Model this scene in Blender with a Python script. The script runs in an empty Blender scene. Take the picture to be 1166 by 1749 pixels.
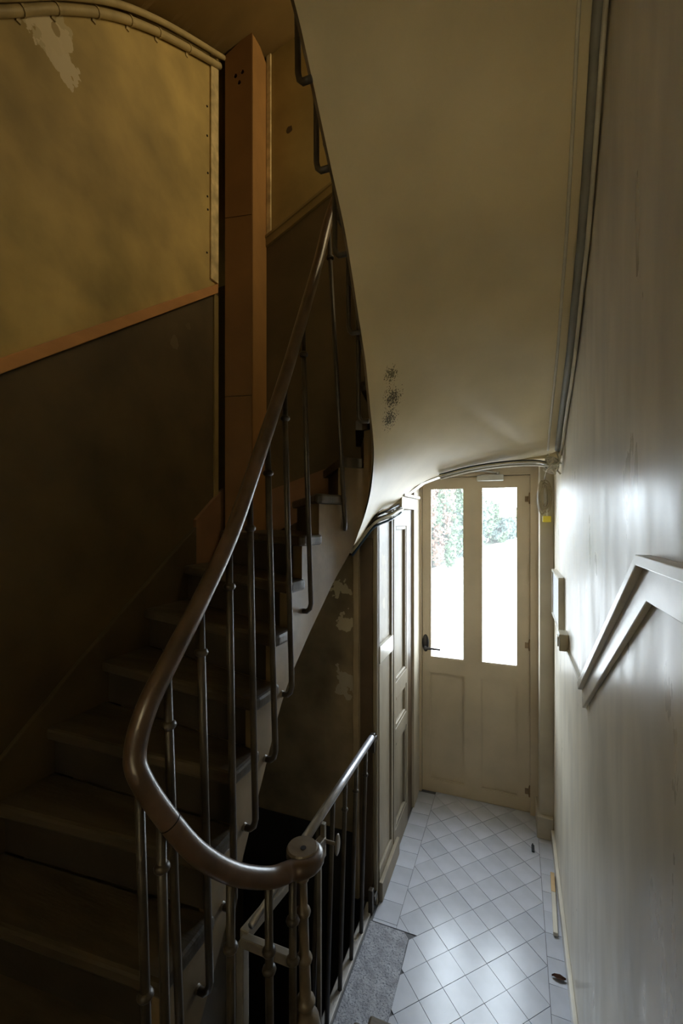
import bpy, bmesh, math, random
from mathutils import Vector, Matrix
from mathutils.geometry import tessellate_polygon
random.seed(7)
R = math.radians
sc = bpy.context.scene
COL = sc.collection

# ---------------------------------------------------------------- camera
cam_d = bpy.data.cameras.new('camera'); cam = bpy.data.objects.new('camera', cam_d); COL.objects.link(cam)
YAW = math.atan(297 / 760.0)
cam.location = (0, 0, 2.1)
cam.rotation_euler = (R(90), 0, YAW)
cam_d.sensor_fit = 'VERTICAL'; cam_d.sensor_height = 36.0
cam_d.lens = 36.0 * 760.0 / 1749.0
cam_d.shift_y = 13.5 / 1749.0
cam_d.clip_start = 0.02; cam_d.clip_end = 300
sc.camera = cam

# ---------------------------------------------------------------- world, lights, exposure
w = bpy.data.worlds.new('sky'); sc.world = w; w.use_nodes = True
bg = w.node_tree.nodes['Background']
bg.inputs[0].default_value = (0.80, 0.90, 1.0, 1); bg.inputs[1].default_value = 25.0

def area(name, loc, rot, sx, sy, power, color, portal=False):
    d = bpy.data.lights.new(name, 'AREA'); d.shape = 'RECTANGLE'; d.size = sx; d.size_y = sy
    d.energy = power; d.color = color
    o = bpy.data.objects.new(name, d); o.location = loc; o.rotation_euler = rot; COL.objects.link(o)
    if portal: d.cycles.is_portal = True
    return o
area('door_portal', (-0.30, 3.60, 1.69), (R(-90), 0, 0), 0.72, 1.42, 1, (1, 1, 1), True)
# portals of the stair window in the right wall and of the unseen window added behind the camera for fill light
area('stair_window_portal', (0.40, 2.02, 4.62), (0, R(90), 0), 1.15, 0.78, 1, (1, 1, 1), True)
area('fill_window_portal', (-0.075, -1.79, 2.44), (R(90), 0, R(180)), 0.43, 0.60, 1, (1, 1, 1), True)
sc.view_settings.view_transform = 'Standard'; sc.view_settings.look = 'None'
sc.view_settings.exposure = 0.0; sc.view_settings.gamma = 1.0
sc.view_settings.use_curve_mapping = False
cy = sc.cycles
cy.max_bounces = 10; cy.diffuse_bounces = 7; cy.glossy_bounces = 4; cy.transparent_max_bounces = 8
cy.sample_clamp_indirect = 6.0; cy.caustics_reflective = False; cy.caustics_refractive = False

# ---------------------------------------------------------------- materials
def mat(name, col, rough=0.6, var=0.18, scale=5.0, bump=0.08, bscale=60.0, spec=0.4, metal=0.0,
        patches=(), split=None, rand=0.0, rvar=0.0, stretch=(1, 1, 1), fleck=None):
    m = bpy.data.materials.new(name); m.use_nodes = True
    nt = m.node_tree; N = nt.nodes; L = nt.links
    b = N['Principled BSDF']
    b.inputs['Roughness'].default_value = rough; b.inputs['Metallic'].default_value = metal
    b.inputs['Specular IOR Level'].default_value = spec
    tc = N.new('ShaderNodeTexCoord'); mp = N.new('ShaderNodeMapping'); L.new(tc.outputs['Object'], mp.inputs[0])
    mp.inputs['Scale'].default_value = stretch
    def math_(op, a, c=None):
        n = N.new('ShaderNodeMath'); n.operation = op
        for i, v in enumerate((a, c)):
            if v is None: continue
            if isinstance(v, (int, float)): n.inputs[i].default_value = v
            else: L.new(v, n.inputs[i])
        return n.outputs[0]
    def mix(f, a, c):
        n = N.new('ShaderNodeMix'); n.data_type = 'RGBA'
        if isinstance(f, (int, float)): n.inputs[0].default_value = f
        else: L.new(f, n.inputs[0])
        for i, v in ((6, a), (7, c)):
            if isinstance(v, tuple): n.inputs[i].default_value = (*v[:3], 1)
            else: L.new(v, n.inputs[i])
        return n.outputs[2]
    def noise(s, det=6, vec=None):
        n = N.new('ShaderNodeTexNoise'); n.inputs['Scale'].default_value = s; n.inputs['Detail'].default_value = det
        L.new(vec if vec else mp.outputs[0], n.inputs['Vector']); return n.outputs['Fac']
    if rvar:
        rm = N.new('ShaderNodeMapRange'); L.new(noise(scale*1.7), rm.inputs[0]); rm.inputs[1].default_value = 0.3; rm.inputs[2].default_value = 0.7
        rm.inputs[3].default_value = rough - rvar; rm.inputs[4].default_value = rough + rvar; L.new(rm.outputs[0], b.inputs['Roughness'])
    base = tuple(col)
    out = base
    if split:
        d = N.new('ShaderNodeVectorMath'); d.operation = 'DOT_PRODUCT'
        L.new(tc.outputs['Object'], d.inputs[0]); d.inputs[1].default_value = split[0]
        out = mix(math_('LESS_THAN', d.outputs['Value'], split[1]), out, tuple(split[2]))
    n1 = noise(scale)
    cr = N.new('ShaderNodeMapRange'); L.new(n1, cr.inputs[0])
    cr.inputs[1].default_value = 0.3; cr.inputs[2].default_value = 0.7
    cr.inputs[3].default_value = 1 - var; cr.inputs[4].default_value = 1 + var * 0.5
    hs = N.new('ShaderNodeVectorMath'); hs.operation = 'SCALE'
    if isinstance(out, tuple): hs.inputs[0].default_value = out
    else: L.new(out, hs.inputs[0])
    L.new(cr.outputs[0], hs.inputs['Scale']); out = hs.outputs[0]
    if fleck:
        out = mix(math_('GREATER_THAN', noise(fleck[0], 3), fleck[1]), out, tuple(fleck[2]))
    for (c, r, pc, ns, amt) in patches:
        d = N.new('ShaderNodeVectorMath'); d.operation = 'DISTANCE'
        L.new(tc.outputs['Object'], d.inputs[0]); d.inputs[1].default_value = c
        nn = math_('MULTIPLY', math_('SUBTRACT', noise(ns, 4, tc.outputs['Object']), 0.5), amt * r)
        out = mix(math_('LESS_THAN', math_('ADD', d.outputs['Value'], nn), r), out, tuple(pc))
    if rand:
        oi = N.new('ShaderNodeObjectInfo')
        mr = N.new('ShaderNodeMapRange'); L.new(oi.outputs['Random'], mr.inputs[0])
        mr.inputs[3].default_value = 1 - rand; mr.inputs[4].default_value = 1.0
        h2 = N.new('ShaderNodeVectorMath'); h2.operation = 'SCALE'
        if isinstance(out, tuple): h2.inputs[0].default_value = out
        else: L.new(out, h2.inputs[0])
        L.new(mr.outputs[0], h2.inputs['Scale']); out = h2.outputs[0]
    if isinstance(out, tuple): b.inputs['Base Color'].default_value = (*out, 1)
    else: L.new(out, b.inputs['Base Color'])
    if bump:
        bp = N.new('ShaderNodeBump'); bp.inputs['Strength'].default_value = bump; bp.inputs['Distance'].default_value = 0.01
        L.new(noise(bscale), bp.inputs['Height']); L.new(bp.outputs[0], b.inputs['Normal'])
    return m

WHITE = (0.66, 0.60, 0.47)
M = {}
M['ochre'] = mat('ochre_wall_paint', (0.46, 0.335, 0.115), 0.6, 0.38, 3.2, 0.12, 30,
    split=((0, -0.712, 1.0), 2.60 - 0.712 * 0.949, (0.085, 0.057, 0.022)),
    patches=[((-1.57, 1.06, 3.90), 0.11, (0.50, 0.42, 0.24), 13, 2.6), ((-1.57, 1.13, 3.86), 0.075, (0.62, 0.53, 0.34), 17, 3.2), ((-1.57, 1.18, 3.80), 0.055, (0.64, 0.55, 0.36), 21, 3.2),
             ((-1.57, 1.14, 3.90), 0.02, (0.36, 0.27, 0.12), 20, 1.5),
             ((-1.57, 1.75, 2.98), 0.03, (0.12, 0.085, 0.04), 35, 2.0), ((-1.57, 1.85, 3.10), 0.018, (0.10, 0.07, 0.03), 30, 2.0)])
M['ochre_dim'] = mat('ochre_dim_wall_paint', (0.30, 0.21, 0.068), 0.6, 0.3, 3.5, 0.1, 30,  # left wall's ochre darkened, the back wall's dimmer light put into the colour
    split=((-0.483, 0, 1.0), 3.77 + 0.483 * 1.407, (0.085, 0.057, 0.022)),
    patches=[((-1.25, 2.35, 4.42), 0.02, (0.06, 0.04, 0.02), 30, 1.5)])
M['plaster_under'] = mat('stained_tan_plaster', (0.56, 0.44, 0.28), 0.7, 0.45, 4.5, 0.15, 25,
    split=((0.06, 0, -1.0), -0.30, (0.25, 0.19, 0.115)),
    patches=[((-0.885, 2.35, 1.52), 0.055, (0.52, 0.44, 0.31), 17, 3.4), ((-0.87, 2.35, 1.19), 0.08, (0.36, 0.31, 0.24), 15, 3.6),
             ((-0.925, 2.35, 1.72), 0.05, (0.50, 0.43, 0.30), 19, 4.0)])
M['dark_dado'] = mat('black_dado_paint', (0.016, 0.014, 0.012), 0.7, 0.3)
M['pit'] = mat('dark_basement_shade', (0.012, 0.011, 0.01), 0.9, 0.3)  # near black, the darkness of the basement put into the colour
M['soffit'] = mat('cream_soffit_paint', (0.64, 0.54, 0.335), 0.42, 0.16, 2.6, 0.10, 18, 0.4,
    patches=[((-0.514, 1.943, 2.647), 0.030, (0.10, 0.08, 0.045), 150, 8.0), ((-0.535, 1.975, 2.565), 0.028, (0.10, 0.08, 0.045), 150, 8.0),
             ((-0.502, 1.878, 2.73), 0.020, (0.16, 0.13, 0.07), 150, 8.0)])
M['ceil'] = mat('ochre_ceiling_paint', (0.40, 0.28, 0.11), 0.6, 0.2, 3, 0.1, 18)
M['right'] = mat('pale_gloss_wall_paint', (0.70, 0.645, 0.53), 0.34, 0.22, 4.0, 0.0, 7, 0.5, rvar=0.07, stretch=(1, 1.6, 0.5),
    patches=[((0.235, 0.60, 1.25), 0.012, (0.05, 0.05, 0.05), 60, 2.5), ((0.235, 0.69, 1.30), 0.010, (0.05, 0.05, 0.05), 60, 2.5)])
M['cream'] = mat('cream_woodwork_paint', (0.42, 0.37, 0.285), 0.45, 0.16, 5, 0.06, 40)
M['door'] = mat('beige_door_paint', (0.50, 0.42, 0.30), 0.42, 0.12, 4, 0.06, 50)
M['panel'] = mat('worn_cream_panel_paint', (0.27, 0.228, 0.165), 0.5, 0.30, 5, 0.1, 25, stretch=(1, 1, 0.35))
M['brown_trim'] = mat('dark_brown_trim_paint', (0.10, 0.065, 0.035), 0.45, 0.3, 6)
M['tan_trim'] = mat('tan_trim_paint', (0.33, 0.25, 0.15), 0.45, 0.3, 6)
M['trim_white'] = mat('chipped_white_trim', (0.70, 0.66, 0.57), 0.24, 0.22, 8, 0.08, 30, stretch=(1, 0.4, 1))
M['rail_wood'] = mat('bare_orange_wood', (0.50, 0.245, 0.085), 0.55, 0.2, 9, 0.05, stretch=(1, 0.3, 1))
M['olive_rail'] = mat('olive_painted_moulding', (0.20, 0.135, 0.045), 0.5, 0.2)
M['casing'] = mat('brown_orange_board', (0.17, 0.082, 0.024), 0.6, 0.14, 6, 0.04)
M['casing_lit'] = mat('lit_orange_board', (0.30, 0.155, 0.048), 0.6, 0.14, 6, 0.04)  # lighter copy of the casing board, light on its side put into the colour
M['black'] = mat('black_marks_and_hole_shade', (0.004, 0.004, 0.004), 0.9, 0)  # near black for nails and joint, also painted shade in gaps and holes
M['tread'] = mat('worn_dark_tread_wood', (0.088, 0.068, 0.043), 0.5, 0.5, 7, 0.15, 40, stretch=(0.5, 3, 1), rand=0.15)
M['riser'] = mat('dark_riser_wood', (0.042, 0.032, 0.021), 0.6, 0.4, 7, 0.1, 40, stretch=(0.5, 3, 1))
M['string'] = mat('brown_string_wood', (0.21, 0.15, 0.08), 0.5, 0.4, 5, 0.08, 30)
M['skirt'] = mat('dark_stair_skirting', (0.07, 0.05, 0.024), 0.5, 0.3, 5)
M['red_skirt'] = mat('reddish_bare_skirting', (0.20, 0.105, 0.05), 0.6, 0.2, 5)
M['handrail'] = mat('polished_handrail_wood', (0.085, 0.050, 0.031), 0.32, 0.5, 14, 0.05, 60, 0.7)
M['scroll'] = mat('worn_grey_brown_scroll_wood', (0.16, 0.125, 0.085), 0.4, 0.3, 14, 0.08, 60)
M['iron'] = mat('dark_painted_iron', (0.052, 0.040, 0.028), 0.42, 0.4, 20, 0.12, 90, 0.4)
M['knob'] = mat('worn_iron_rosette', (0.24, 0.20, 0.15), 0.4, 0.3, 20, 0.1, 90)
M['newel'] = mat('bronzed_newel_iron', (0.15, 0.115, 0.075), 0.4, 0.3, 20, 0.1, 90)
M['alu'] = mat('brushed_steel_tube', (0.42, 0.42, 0.45), 0.38, 0.15, 20, 0.05, 90, metal=0.75)
M['gate'] = mat('grey_painted_gate_iron', (0.19, 0.165, 0.13), 0.5, 0.3, 12, 0.1, 60)
M['tile'] = mat('pale_glazed_floor_tile', (0.53, 0.555, 0.63), 0.24, 0.16, 5, 0.03, 20, 0.5, rand=0.12, fleck=(55, 0.74, (0.42, 0.42, 0.44)))
M['grout'] = mat('dark_tile_joint', (0.13, 0.13, 0.14), 0.8, 0.2)
M['stone'] = mat('speckled_grey_stone', (0.36, 0.37, 0.41), 0.55, 0.35, 22, 0.5, 90, 0.4, fleck=(130, 0.58, (0.16, 0.17, 0.20)))
M['kerb'] = mat('worn_white_kerb', (0.52, 0.50, 0.48), 0.5, 0.3, 10)
M['brass'] = mat('dark_bronze_handle', (0.035, 0.03, 0.03), 0.3, 0.2, 20, 0.05, 60, 0.6, metal=0.3)
M['closer'] = mat('grey_closer_metal', (0.48, 0.47, 0.44), 0.4, 0.1, 10, metal=0.3)
M['rust'] = mat('rusty_hinge_iron', (0.23, 0.15, 0.08), 0.6, 0.3, 30)
M['cable_pale'] = mat('off_white_cable_sleeve', (0.58, 0.54, 0.44), 0.4, 0.15, 12)
M['cable_dark'] = mat('black_cable_sleeve', (0.03, 0.035, 0.04), 0.4, 0.1)
M['cable_blue'] = mat('dark_blue_cable_sleeve', (0.04, 0.08, 0.13), 0.4, 0.1)
M['conduit'] = mat('ochre_painted_conduit', (0.44, 0.345, 0.17), 0.5, 0.2, 9)
M['strip'] = mat('chipped_pale_corner_strip', (0.60, 0.47, 0.24), 0.55, 0.4, 16, 0.2, 30)
M['grey_duct'] = mat('grey_cable_duct', (0.24, 0.23, 0.20), 0.6, 0.2, 9)
M['yellow'] = mat('yellow_plastic', (0.75, 0.62, 0.05), 0.4, 0.1)
M['paper'] = mat('printed_notice_paper', (0.70, 0.74, 0.84), 0.3, 0.12, 40, 0.0, fleck=(90, 0.62, (0.45, 0.50, 0.66)), stretch=(1, 1, 3))
M['switch'] = mat('cream_switch_plastic', (0.46, 0.42, 0.32), 0.4, 0.1)
M['offcut'] = mat('pale_pine_offcut', (0.60, 0.42, 0.22), 0.6, 0.2, 10)
M['leaf_dry'] = mat('dry_brown_leaf', (0.12, 0.05, 0.025), 0.7, 0.3)
M['gravel'] = mat('pale_gravel_drive', (0.62, 0.60, 0.58), 0.9, 0.12, 2)
M['grass'] = mat('verge_grass', (0.036, 0.037, 0.017), 0.9, 0.3, 3)
def leafmat(n, c): return mat(n, c, 0.6, 0.3, 3, 0)
M['leaf_a'] = leafmat('green_bush_leaves', (0.060, 0.092, 0.048))
M['leaf_b'] = leafmat('blue_green_bush_leaves', (0.054, 0.080, 0.066))
M['leaf_c'] = leafmat('rust_tinted_leaves', (0.13, 0.075, 0.05))
M['bark'] = mat('bush_bark', (0.06, 0.045, 0.03), 0.9, 0.2)

def glass(name='clear_pane_glass', tint=(0.94, 0.95, 0.95), veil=0.02):
    m = bpy.data.materials.new(name); m.use_nodes = True
    nt = m.node_tree; N = nt.nodes; L = nt.links
    N.remove(N['Principled BSDF'])
    t = N.new('ShaderNodeBsdfTransparent'); t.inputs[0].default_value = (*tint, 1)
    g = N.new('ShaderNodeBsdfGlossy'); g.inputs['Roughness'].default_value = 0.02
    x = N.new('ShaderNodeMixShader'); x.inputs[0].default_value = 0.05
    d = N.new('ShaderNodeBsdfTranslucent'); d.inputs[0].default_value = (0.9, 0.92, 0.92, 1)
    y = N.new('ShaderNodeMixShader'); y.inputs[0].default_value = veil  # translucent share lays a pale glare veil over the panes
    L.new(t.outputs[0], y.inputs[1]); L.new(d.outputs[0], y.inputs[2])
    L.new(y.outputs[0], x.inputs[1]); L.new(g.outputs[0], x.inputs[2]); L.new(x.outputs[0], N['Material Output'].inputs[0])
    return m
M['glass'] = glass(); M['amber_glass'] = glass('light_warming_glass', (0.60, 0.50, 0.35)); M['fill_glass'] = glass('fill_window_glass', (0.94, 0.82, 0.60))  # both window tints are set to warm and dim the daylight entering

# ---------------------------------------------------------------- helpers
def thing(name, label, cat, loc=(0, 0, 0), group=None, kind=None):
    o = bpy.data.objects.new(name, None); o.location = loc; o.empty_display_size = 0.05; COL.objects.link(o)
    tag(o, label, cat, group, kind); return o
def tag(o, label=None, cat=None, group=None, kind=None):
    if label: o['label'] = label
    if cat: o['category'] = cat
    if group: o['group'] = group
    if kind: o['kind'] = kind
    return o
def wloc(o):
    v = Vector((0, 0, 0))
    while o: v += o.location; o = o.parent
    return v
def obj(name, bm, m, parent=None, smooth=False, bevel=0, loc=None, recalc=True):
    """link one mesh built in world coordinates"""
    if recalc: bmesh.ops.recalc_face_normals(bm, faces=bm.faces[:])
    base = wloc(parent) if parent else Vector((0, 0, 0))
    off = base if loc is None else Vector(loc)
    bmesh.ops.translate(bm, verts=bm.verts[:], vec=-off)
    me = bpy.data.meshes.new(name); bm.to_mesh(me); bm.free()
    if smooth:
        for p in me.polygons: p.use_smooth = True
    me.materials.append(M[m] if isinstance(m, str) else m)
    o = bpy.data.objects.new(name, me); COL.objects.link(o)
    if parent: o.parent = parent
    o.location = off - base
    if bevel:
        b = o.modifiers.new('bevel', 'BEVEL'); b.width = bevel; b.segments = 2; b.limit_method = 'ANGLE'
    return o
def structure(name, bm, m, **k):
    o = obj(name, bm, m, **k); o['kind'] = 'structure'; return o
def NB(): return bmesh.new()
def box(bm, a, b, mtx=None):
    x0, y0, z0 = a; x1, y1, z1 = b
    v = [bm.verts.new((mtx @ Vector(p)) if mtx else p) for p in
         ((x0,y0,z0),(x1,y0,z0),(x1,y1,z0),(x0,y1,z0),(x0,y0,z1),(x1,y0,z1),(x1,y1,z1),(x0,y1,z1))]
    for f in ((0,3,2,1),(4,5,6,7),(0,1,5,4),(1,2,6,5),(2,3,7,6),(3,0,4,7)): bm.faces.new([v[i] for i in f])
    return bm
def B(*a): return box(NB(), *a)
def prism(bm, pts, z0, z1):
    a = [bm.verts.new((p[0], p[1], z0)) for p in pts]; b = [bm.verts.new((p[0], p[1], z1)) for p in pts]
    n = len(pts)
    bm.faces.new(a[::-1]); bm.faces.new(b)
    for i in range(n): bm.faces.new((a[i], a[(i+1) % n], b[(i+1) % n], b[i]))
    return bm
def prism3(bm, pts, vec):
    """extrude a planar 3-D polygon along vec"""
    a = [bm.verts.new(p) for p in pts]; b = [bm.verts.new(Vector(p) + Vector(vec)) for p in pts]
    n = len(pts); bm.faces.new(a[::-1]); bm.faces.new(b)
    for i in range(n): bm.faces.new((a[i], a[(i+1) % n], b[(i+1) % n], b[i]))
    return bm
def catmull(P, n=8):
    P = [Vector(p) for p in P]; out = []
    for i in range(len(P) - 1):
        p0 = P[i-1] if i else P[0]*2 - P[1]; p1 = P[i]; p2 = P[i+1]; p3 = P[i+2] if i + 2 < len(P) else P[-1]*2 - P[-2]
        for k in range(n):
            t = k / n; t2 = t*t; t3 = t2*t
            out.append(0.5*((2*p1) + (p2-p0)*t + (2*p0-5*p1+4*p2-p3)*t2 + (3*p1-p0-3*p2+p3)*t3))
    out.append(P[-1]); return out
def tube(bm, pts, r, n=8, flat=1.0):
    pts = [Vector(p) for p in pts]; rings = []
    up = None
    for i, p in enumerate(pts):
        d = (pts[min(i+1, len(pts)-1)] - pts[max(i-1, 0)]).normalized()
        if up is None:
            up = Vector((1, 0, 0)) if abs(d.z) > 0.9 else Vector((0, 0, 1))
        s = d.cross(up).normalized(); u = s.cross(d).normalized(); up = u
        rr = r[i] if isinstance(r, (list, tuple)) else r
        rings.append([bm.verts.new(p + (s*math.cos(2*math.pi*k/n) + u*math.sin(2*math.pi*k/n)*flat)*rr) for k in range(n)])
    for a, b in zip(rings, rings[1:]):
        for k in range(n): bm.faces.new((a[k], a[(k+1) % n], b[(k+1) % n], b[k]))
    bm.faces.new(rings[0][::-1]); bm.faces.new(rings[-1]); return bm
def lathe(bm, c, prof, n=14, axis='Z'):
    """prof: list of (radius, height) about a point c"""
    rings = []
    for (r, h) in prof:
        ring = []
        for k in range(n):
            a = 2*math.pi*k/n; x, y = r*math.cos(a), r*math.sin(a)
            v = {'Z': (x, y, h), 'X': (h, x, y), 'Y': (x, h, y)}[axis]
            ring.append(bm.verts.new(Vector(c) + Vector(v)))
        rings.append(ring)
    for a, b in zip(rings, rings[1:]):
        for k in range(n): bm.faces.new((a[k], a[(k+1) % n], b[(k+1) % n], b[k]))
    bm.faces.new(rings[0][::-1]); bm.faces.new(rings[-1]); return bm
def lathe_dir(bm, c, d, prof, n=12):
    q = Vector((0, 0, 1)).rotation_difference(Vector(d)); b2 = NB(); lathe(b2, (0, 0, 0), prof, n)
    vm = {}
    for v in b2.verts: vm[v] = bm.verts.new(Vector(c) + q @ v.co)
    for f in b2.faces: bm.faces.new([vm[v] for v in f.verts])
    b2.free(); return bm
def grid(bm, rows):
    V = [[bm.verts.new(p) for p in r] for r in rows]
    for a, b in zip(V, V[1:]):
        for i in range(len(a) - 1): bm.faces.new((a[i], a[i+1], b[i+1], b[i]))
    return bm

XR, XL, YB, YV, YD = 0.235, -1.57, 2.35, 2.72, 3.455     # right wall, left wall, stair back wall, vestibule lintel, street door
XP = -0.70                                               # panelled wall of the entrance passage
# ================================================================= SETTING
# floor: mortar bed with every tile a child
fl = NB()
box(fl, (XP, 0.7, -0.12), (XR, 3.62, -0.004)); box(fl, (-0.76, 0.80, -0.12), (XP, 2.35, -0.004)); box(fl, (XP-0.14, 2.36, -0.12), (XP, 3.62, -0.004)); box(fl, (XL-0.1, -1.75, -0.12), (XR+0.1, 0.70, -0.004))
floor = structure('floor', fl, 'grout')
X0, X1 = -0.571, 0.141; hx, hy = 0.089, 0.093; Y0 = 2.305; SLX, SLY = -0.497, 2.232
def clip(poly, a, b, c):                                   # keep a*x+b*y<=c
    out = []
    for i in range(len(poly)):
        p, q = poly[i], poly[(i+1) % len(poly)]; dp = a*p[0]+b*p[1]-c; dq = a*q[0]+b*q[1]-c
        if dp <= 0: out.append(p)
        if dp*dq < 0: t = dp/(dp-dq); out.append((p[0]+(q[0]-p[0])*t, p[1]+(q[1]-p[1])*t))
    return out
def inset(poly, g):
    cx = sum(p[0] for p in poly)/len(poly); cyy = sum(p[1] for p in poly)/len(poly)
    out = poly
    n = len(poly); edges = []
    ar = sum(poly[i][0]*poly[(i+1)%n][1]-poly[(i+1)%n][0]*poly[i][1] for i in range(n))
    for i in range(n):
        p, q = poly[i], poly[(i+1) % n]; ex, ey = q[0]-p[0], q[1]-p[1]; l = math.hypot(ex, ey)
        if l < 1e-6: continue
        nx, ny = ey/l, -ex/l
        if ar < 0: nx, ny = -nx, -ny
        edges.append((nx, ny, nx*p[0]+ny*p[1]-g))
    for e in edges: out = clip(out, *e)
    return out
tile_cache = {}
def add_tile(name, poly, key=None):
    if len(poly) < 3: return
    area_ = abs(sum(poly[i][0]*poly[(i+1)%len(poly)][1]-poly[(i+1)%len(poly)][0]*poly[i][1] for i in range(len(poly))))/2
    if area_ < 4e-4: return
    cx = sum(p[0] for p in poly)/len(poly); cyy = sum(p[1] for p in poly)/len(poly)
    dz = random.uniform(-0.0006, 0.0006)
    if key and key in tile_cache:
        o = tile_cache[key].copy(); COL.objects.link(o); o.location = (cx, cyy, dz); return
    p = inset(poly, 0.0011)
    if len(p) < 3: return
    o = obj(name, prism(NB(), p, -0.012, 0.0), 'tile', floor, loc=(cx, cyy, 0)); o.location.z = dz
    if key: tile_cache[key] = o
for i in range(0, 9):
    for j in range(-14, 14):
        if (i + j) % 2 == 0: continue
        x, y = X0 + i*hx, Y0 + j*hy
        if y + hy < 0.80 or y - hy > YD + 0.1: continue
        poly = [(x-hx, y), (x, y-hy), (x+hx, y), (x, y+hy)]
        full = True
        for c in ((-1, 0, -X0), (1, 0, X1), (0, 1, YD+0.11), (0, -1, -0.80)):
            q = clip(poly, *c)
            if len(q) != len(poly) or any(abs(a[0]-b_[0])+abs(a[1]-b_[1]) > 1e-6 for a, b_ in zip(q, poly)): full = False
            poly = q
            if len(poly) < 3: break
        if len(poly) < 3: continue
        if min(p[0] for p in poly) < SLX - 0.002 and min(p[1] for p in poly) < SLY - 0.002:
            full = False
            up = clip(poly, 0, -1, -SLY); lo = clip(clip(poly, 0, 1, SLY), -1, 0, -SLX)
            if y >= SLY - 0.03 and len(up) > 2 and x < SLX + hx: add_tile('tile', up)
            if x > SLX - 0.02:
                add_tile('tile', lo)
                if y < SLY - 0.03 and len(up) > 2: add_tile('tile', up)
            continue
        add_tile('tile', poly, 'rhomb' if full else None)
y = 3.43
k = 0
while y > SLY + 0.01:
    y2 = max(y - 0.131, SLY); add_tile('tile', [(XP+0.002, y2), (X0, y2), (X0, y), (XP+0.002, y)]); y = y2
y = 3.30
while y > 0.85:
    add_tile('tile', [(X1, y-0.135), (XR-0.002, y-0.135), (XR-0.002, y), (X1, y)], 'border'); y -= 0.135
sl = NB()
nseg = 14
pts = [(XP-0.012, 0.95)] + [(SLX - 0.002 + random.uniform(-0.004, 0.003), 0.95 + (SLY-0.95)*t/nseg) for t in range(nseg+1)][:-1] + \
      [(SLX-0.004, SLY-0.03), (SLX-0.03, SLY-0.002), (XP-0.008, SLY-0.002)]
prism(sl, pts, -0.06, -0.001)
obj('stone_slab', sl, 'stone', floor, bevel=0.003)
obj('kerb', B((-0.758, 0.95, -0.10), (-0.716, YB-0.03, 0.012)), 'kerb', floor, bevel=0.004)

def wall_poly_x(x0, x1, pts):        # polygon in the y/z plane, extruded from x0 to x1
    return prism3(NB(), [(x0, p[0], p[1]) for p in pts], (x1-x0, 0, 0))
def wall_poly_y(y0, y1, pts):
    return prism3(NB(), [(p[0], y0, p[1]) for p in pts], (0, y1-y0, 0))
ZT = 6.4
structure('wall_left', B((XL-0.15, -1.65, -2.4), (XL, YB+0.15, ZT)), 'ochre')
# right wall with the stair window opening
rw = NB()
WY0, WY1, WZ0, WZ1 = 1.60, 2.44, 4.02, 5.22
box(rw, (XR, -1.65, -0.12), (XR+0.25, YD+0.25, WZ0)); box(rw, (XR, -1.65, WZ1), (XR+0.25, YD+0.25, ZT))
box(rw, (XR, -1.65, WZ0), (XR+0.25, WY0, WZ1)); box(rw, (XR, WY1, WZ0), (XR+0.25, YD+0.25, WZ1))
structure('wall_right', rw, 'right')
win = structure('window_1', box(box(box(box(NB(), (XR+0.1, WY0, WZ0), (XR+0.15, WY0+0.05, WZ1)), (XR+0.1, WY1-0.05, WZ0), (XR+0.15, WY1, WZ1)),
      (XR+0.1, WY0+0.05, WZ0), (XR+0.15, WY1-0.05, WZ0+0.05)), (XR+0.1, WY0+0.05, WZ1-0.05), (XR+0.15, WY1-0.05, WZ1)), 'cream')
obj('pane', B((XR+0.12, WY0+0.05, WZ0+0.05), (XR+0.125, WY1-0.05, WZ1-0.05)), 'amber_glass', win)
fw = NB(); VX0, VX1, VZ0, VZ1 = -0.33, 0.18, 2.10, 2.78  # opening for an unseen window added to fill the stairwell with light
box(fw, (XL-0.15, -1.80, -2.4), (XR+0.25, -1.65, VZ0)); box(fw, (XL-0.15, -1.80, VZ1), (XR+0.25, -1.65, ZT))
box(fw, (XL-0.15, -1.80, VZ0), (VX0, -1.65, VZ1)); box(fw, (VX1, -1.80, VZ0), (XR+0.25, -1.65, VZ1))
structure('wall_front', fw, 'right')
fill_win = structure('added_fill_window', box(box(box(box(NB(), (VX0, -1.78, VZ0), (VX0+0.05, -1.73, VZ1)), (VX1-0.05, -1.78, VZ0), (VX1, -1.73, VZ1)),
      (VX0+0.05, -1.78, VZ0), (VX1-0.05, -1.73, VZ0+0.05)), (VX0+0.05, -1.78, VZ1-0.05), (VX1-0.05, -1.73, VZ1)), 'cream')
obj('pane', B((VX0+0.05, -1.757, VZ0+0.05), (VX1-0.05, -1.752, VZ1-0.05)), 'fill_glass', fill_win)
# stair back wall: upper ochre part; step back to the lintel over the passage, its foot follows the soffit
structure('wall_back', B((XL, YB, 1.90), (-0.86, YB+0.15, ZT)), 'ochre_dim')
edge = [(-0.70, 2.215), (-0.60, 2.28), (-0.535, 2.326), (-0.359, 2.387), (-0.19, 2.418), (0.0, 2.44), (XR, 2.443)]
structure('wall_lintel', wall_poly_y(YV, YV+0.10, edge + [(XR, ZT), (-0.70, ZT)]), 'soffit')
structure('wall_return', wall_poly_x(XP-0.12, XP, [(YB, 2.14), (2.579, 2.185), (YV, 2.215), (YV+0.1, 2.215), (YV+0.1, ZT), (YB, ZT)]), 'ochre_dim')
structure('wall_return_back', B((-0.86, YB, 2.10), (XP-0.12, YB+0.15, ZT)), 'ochre_dim')
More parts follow.
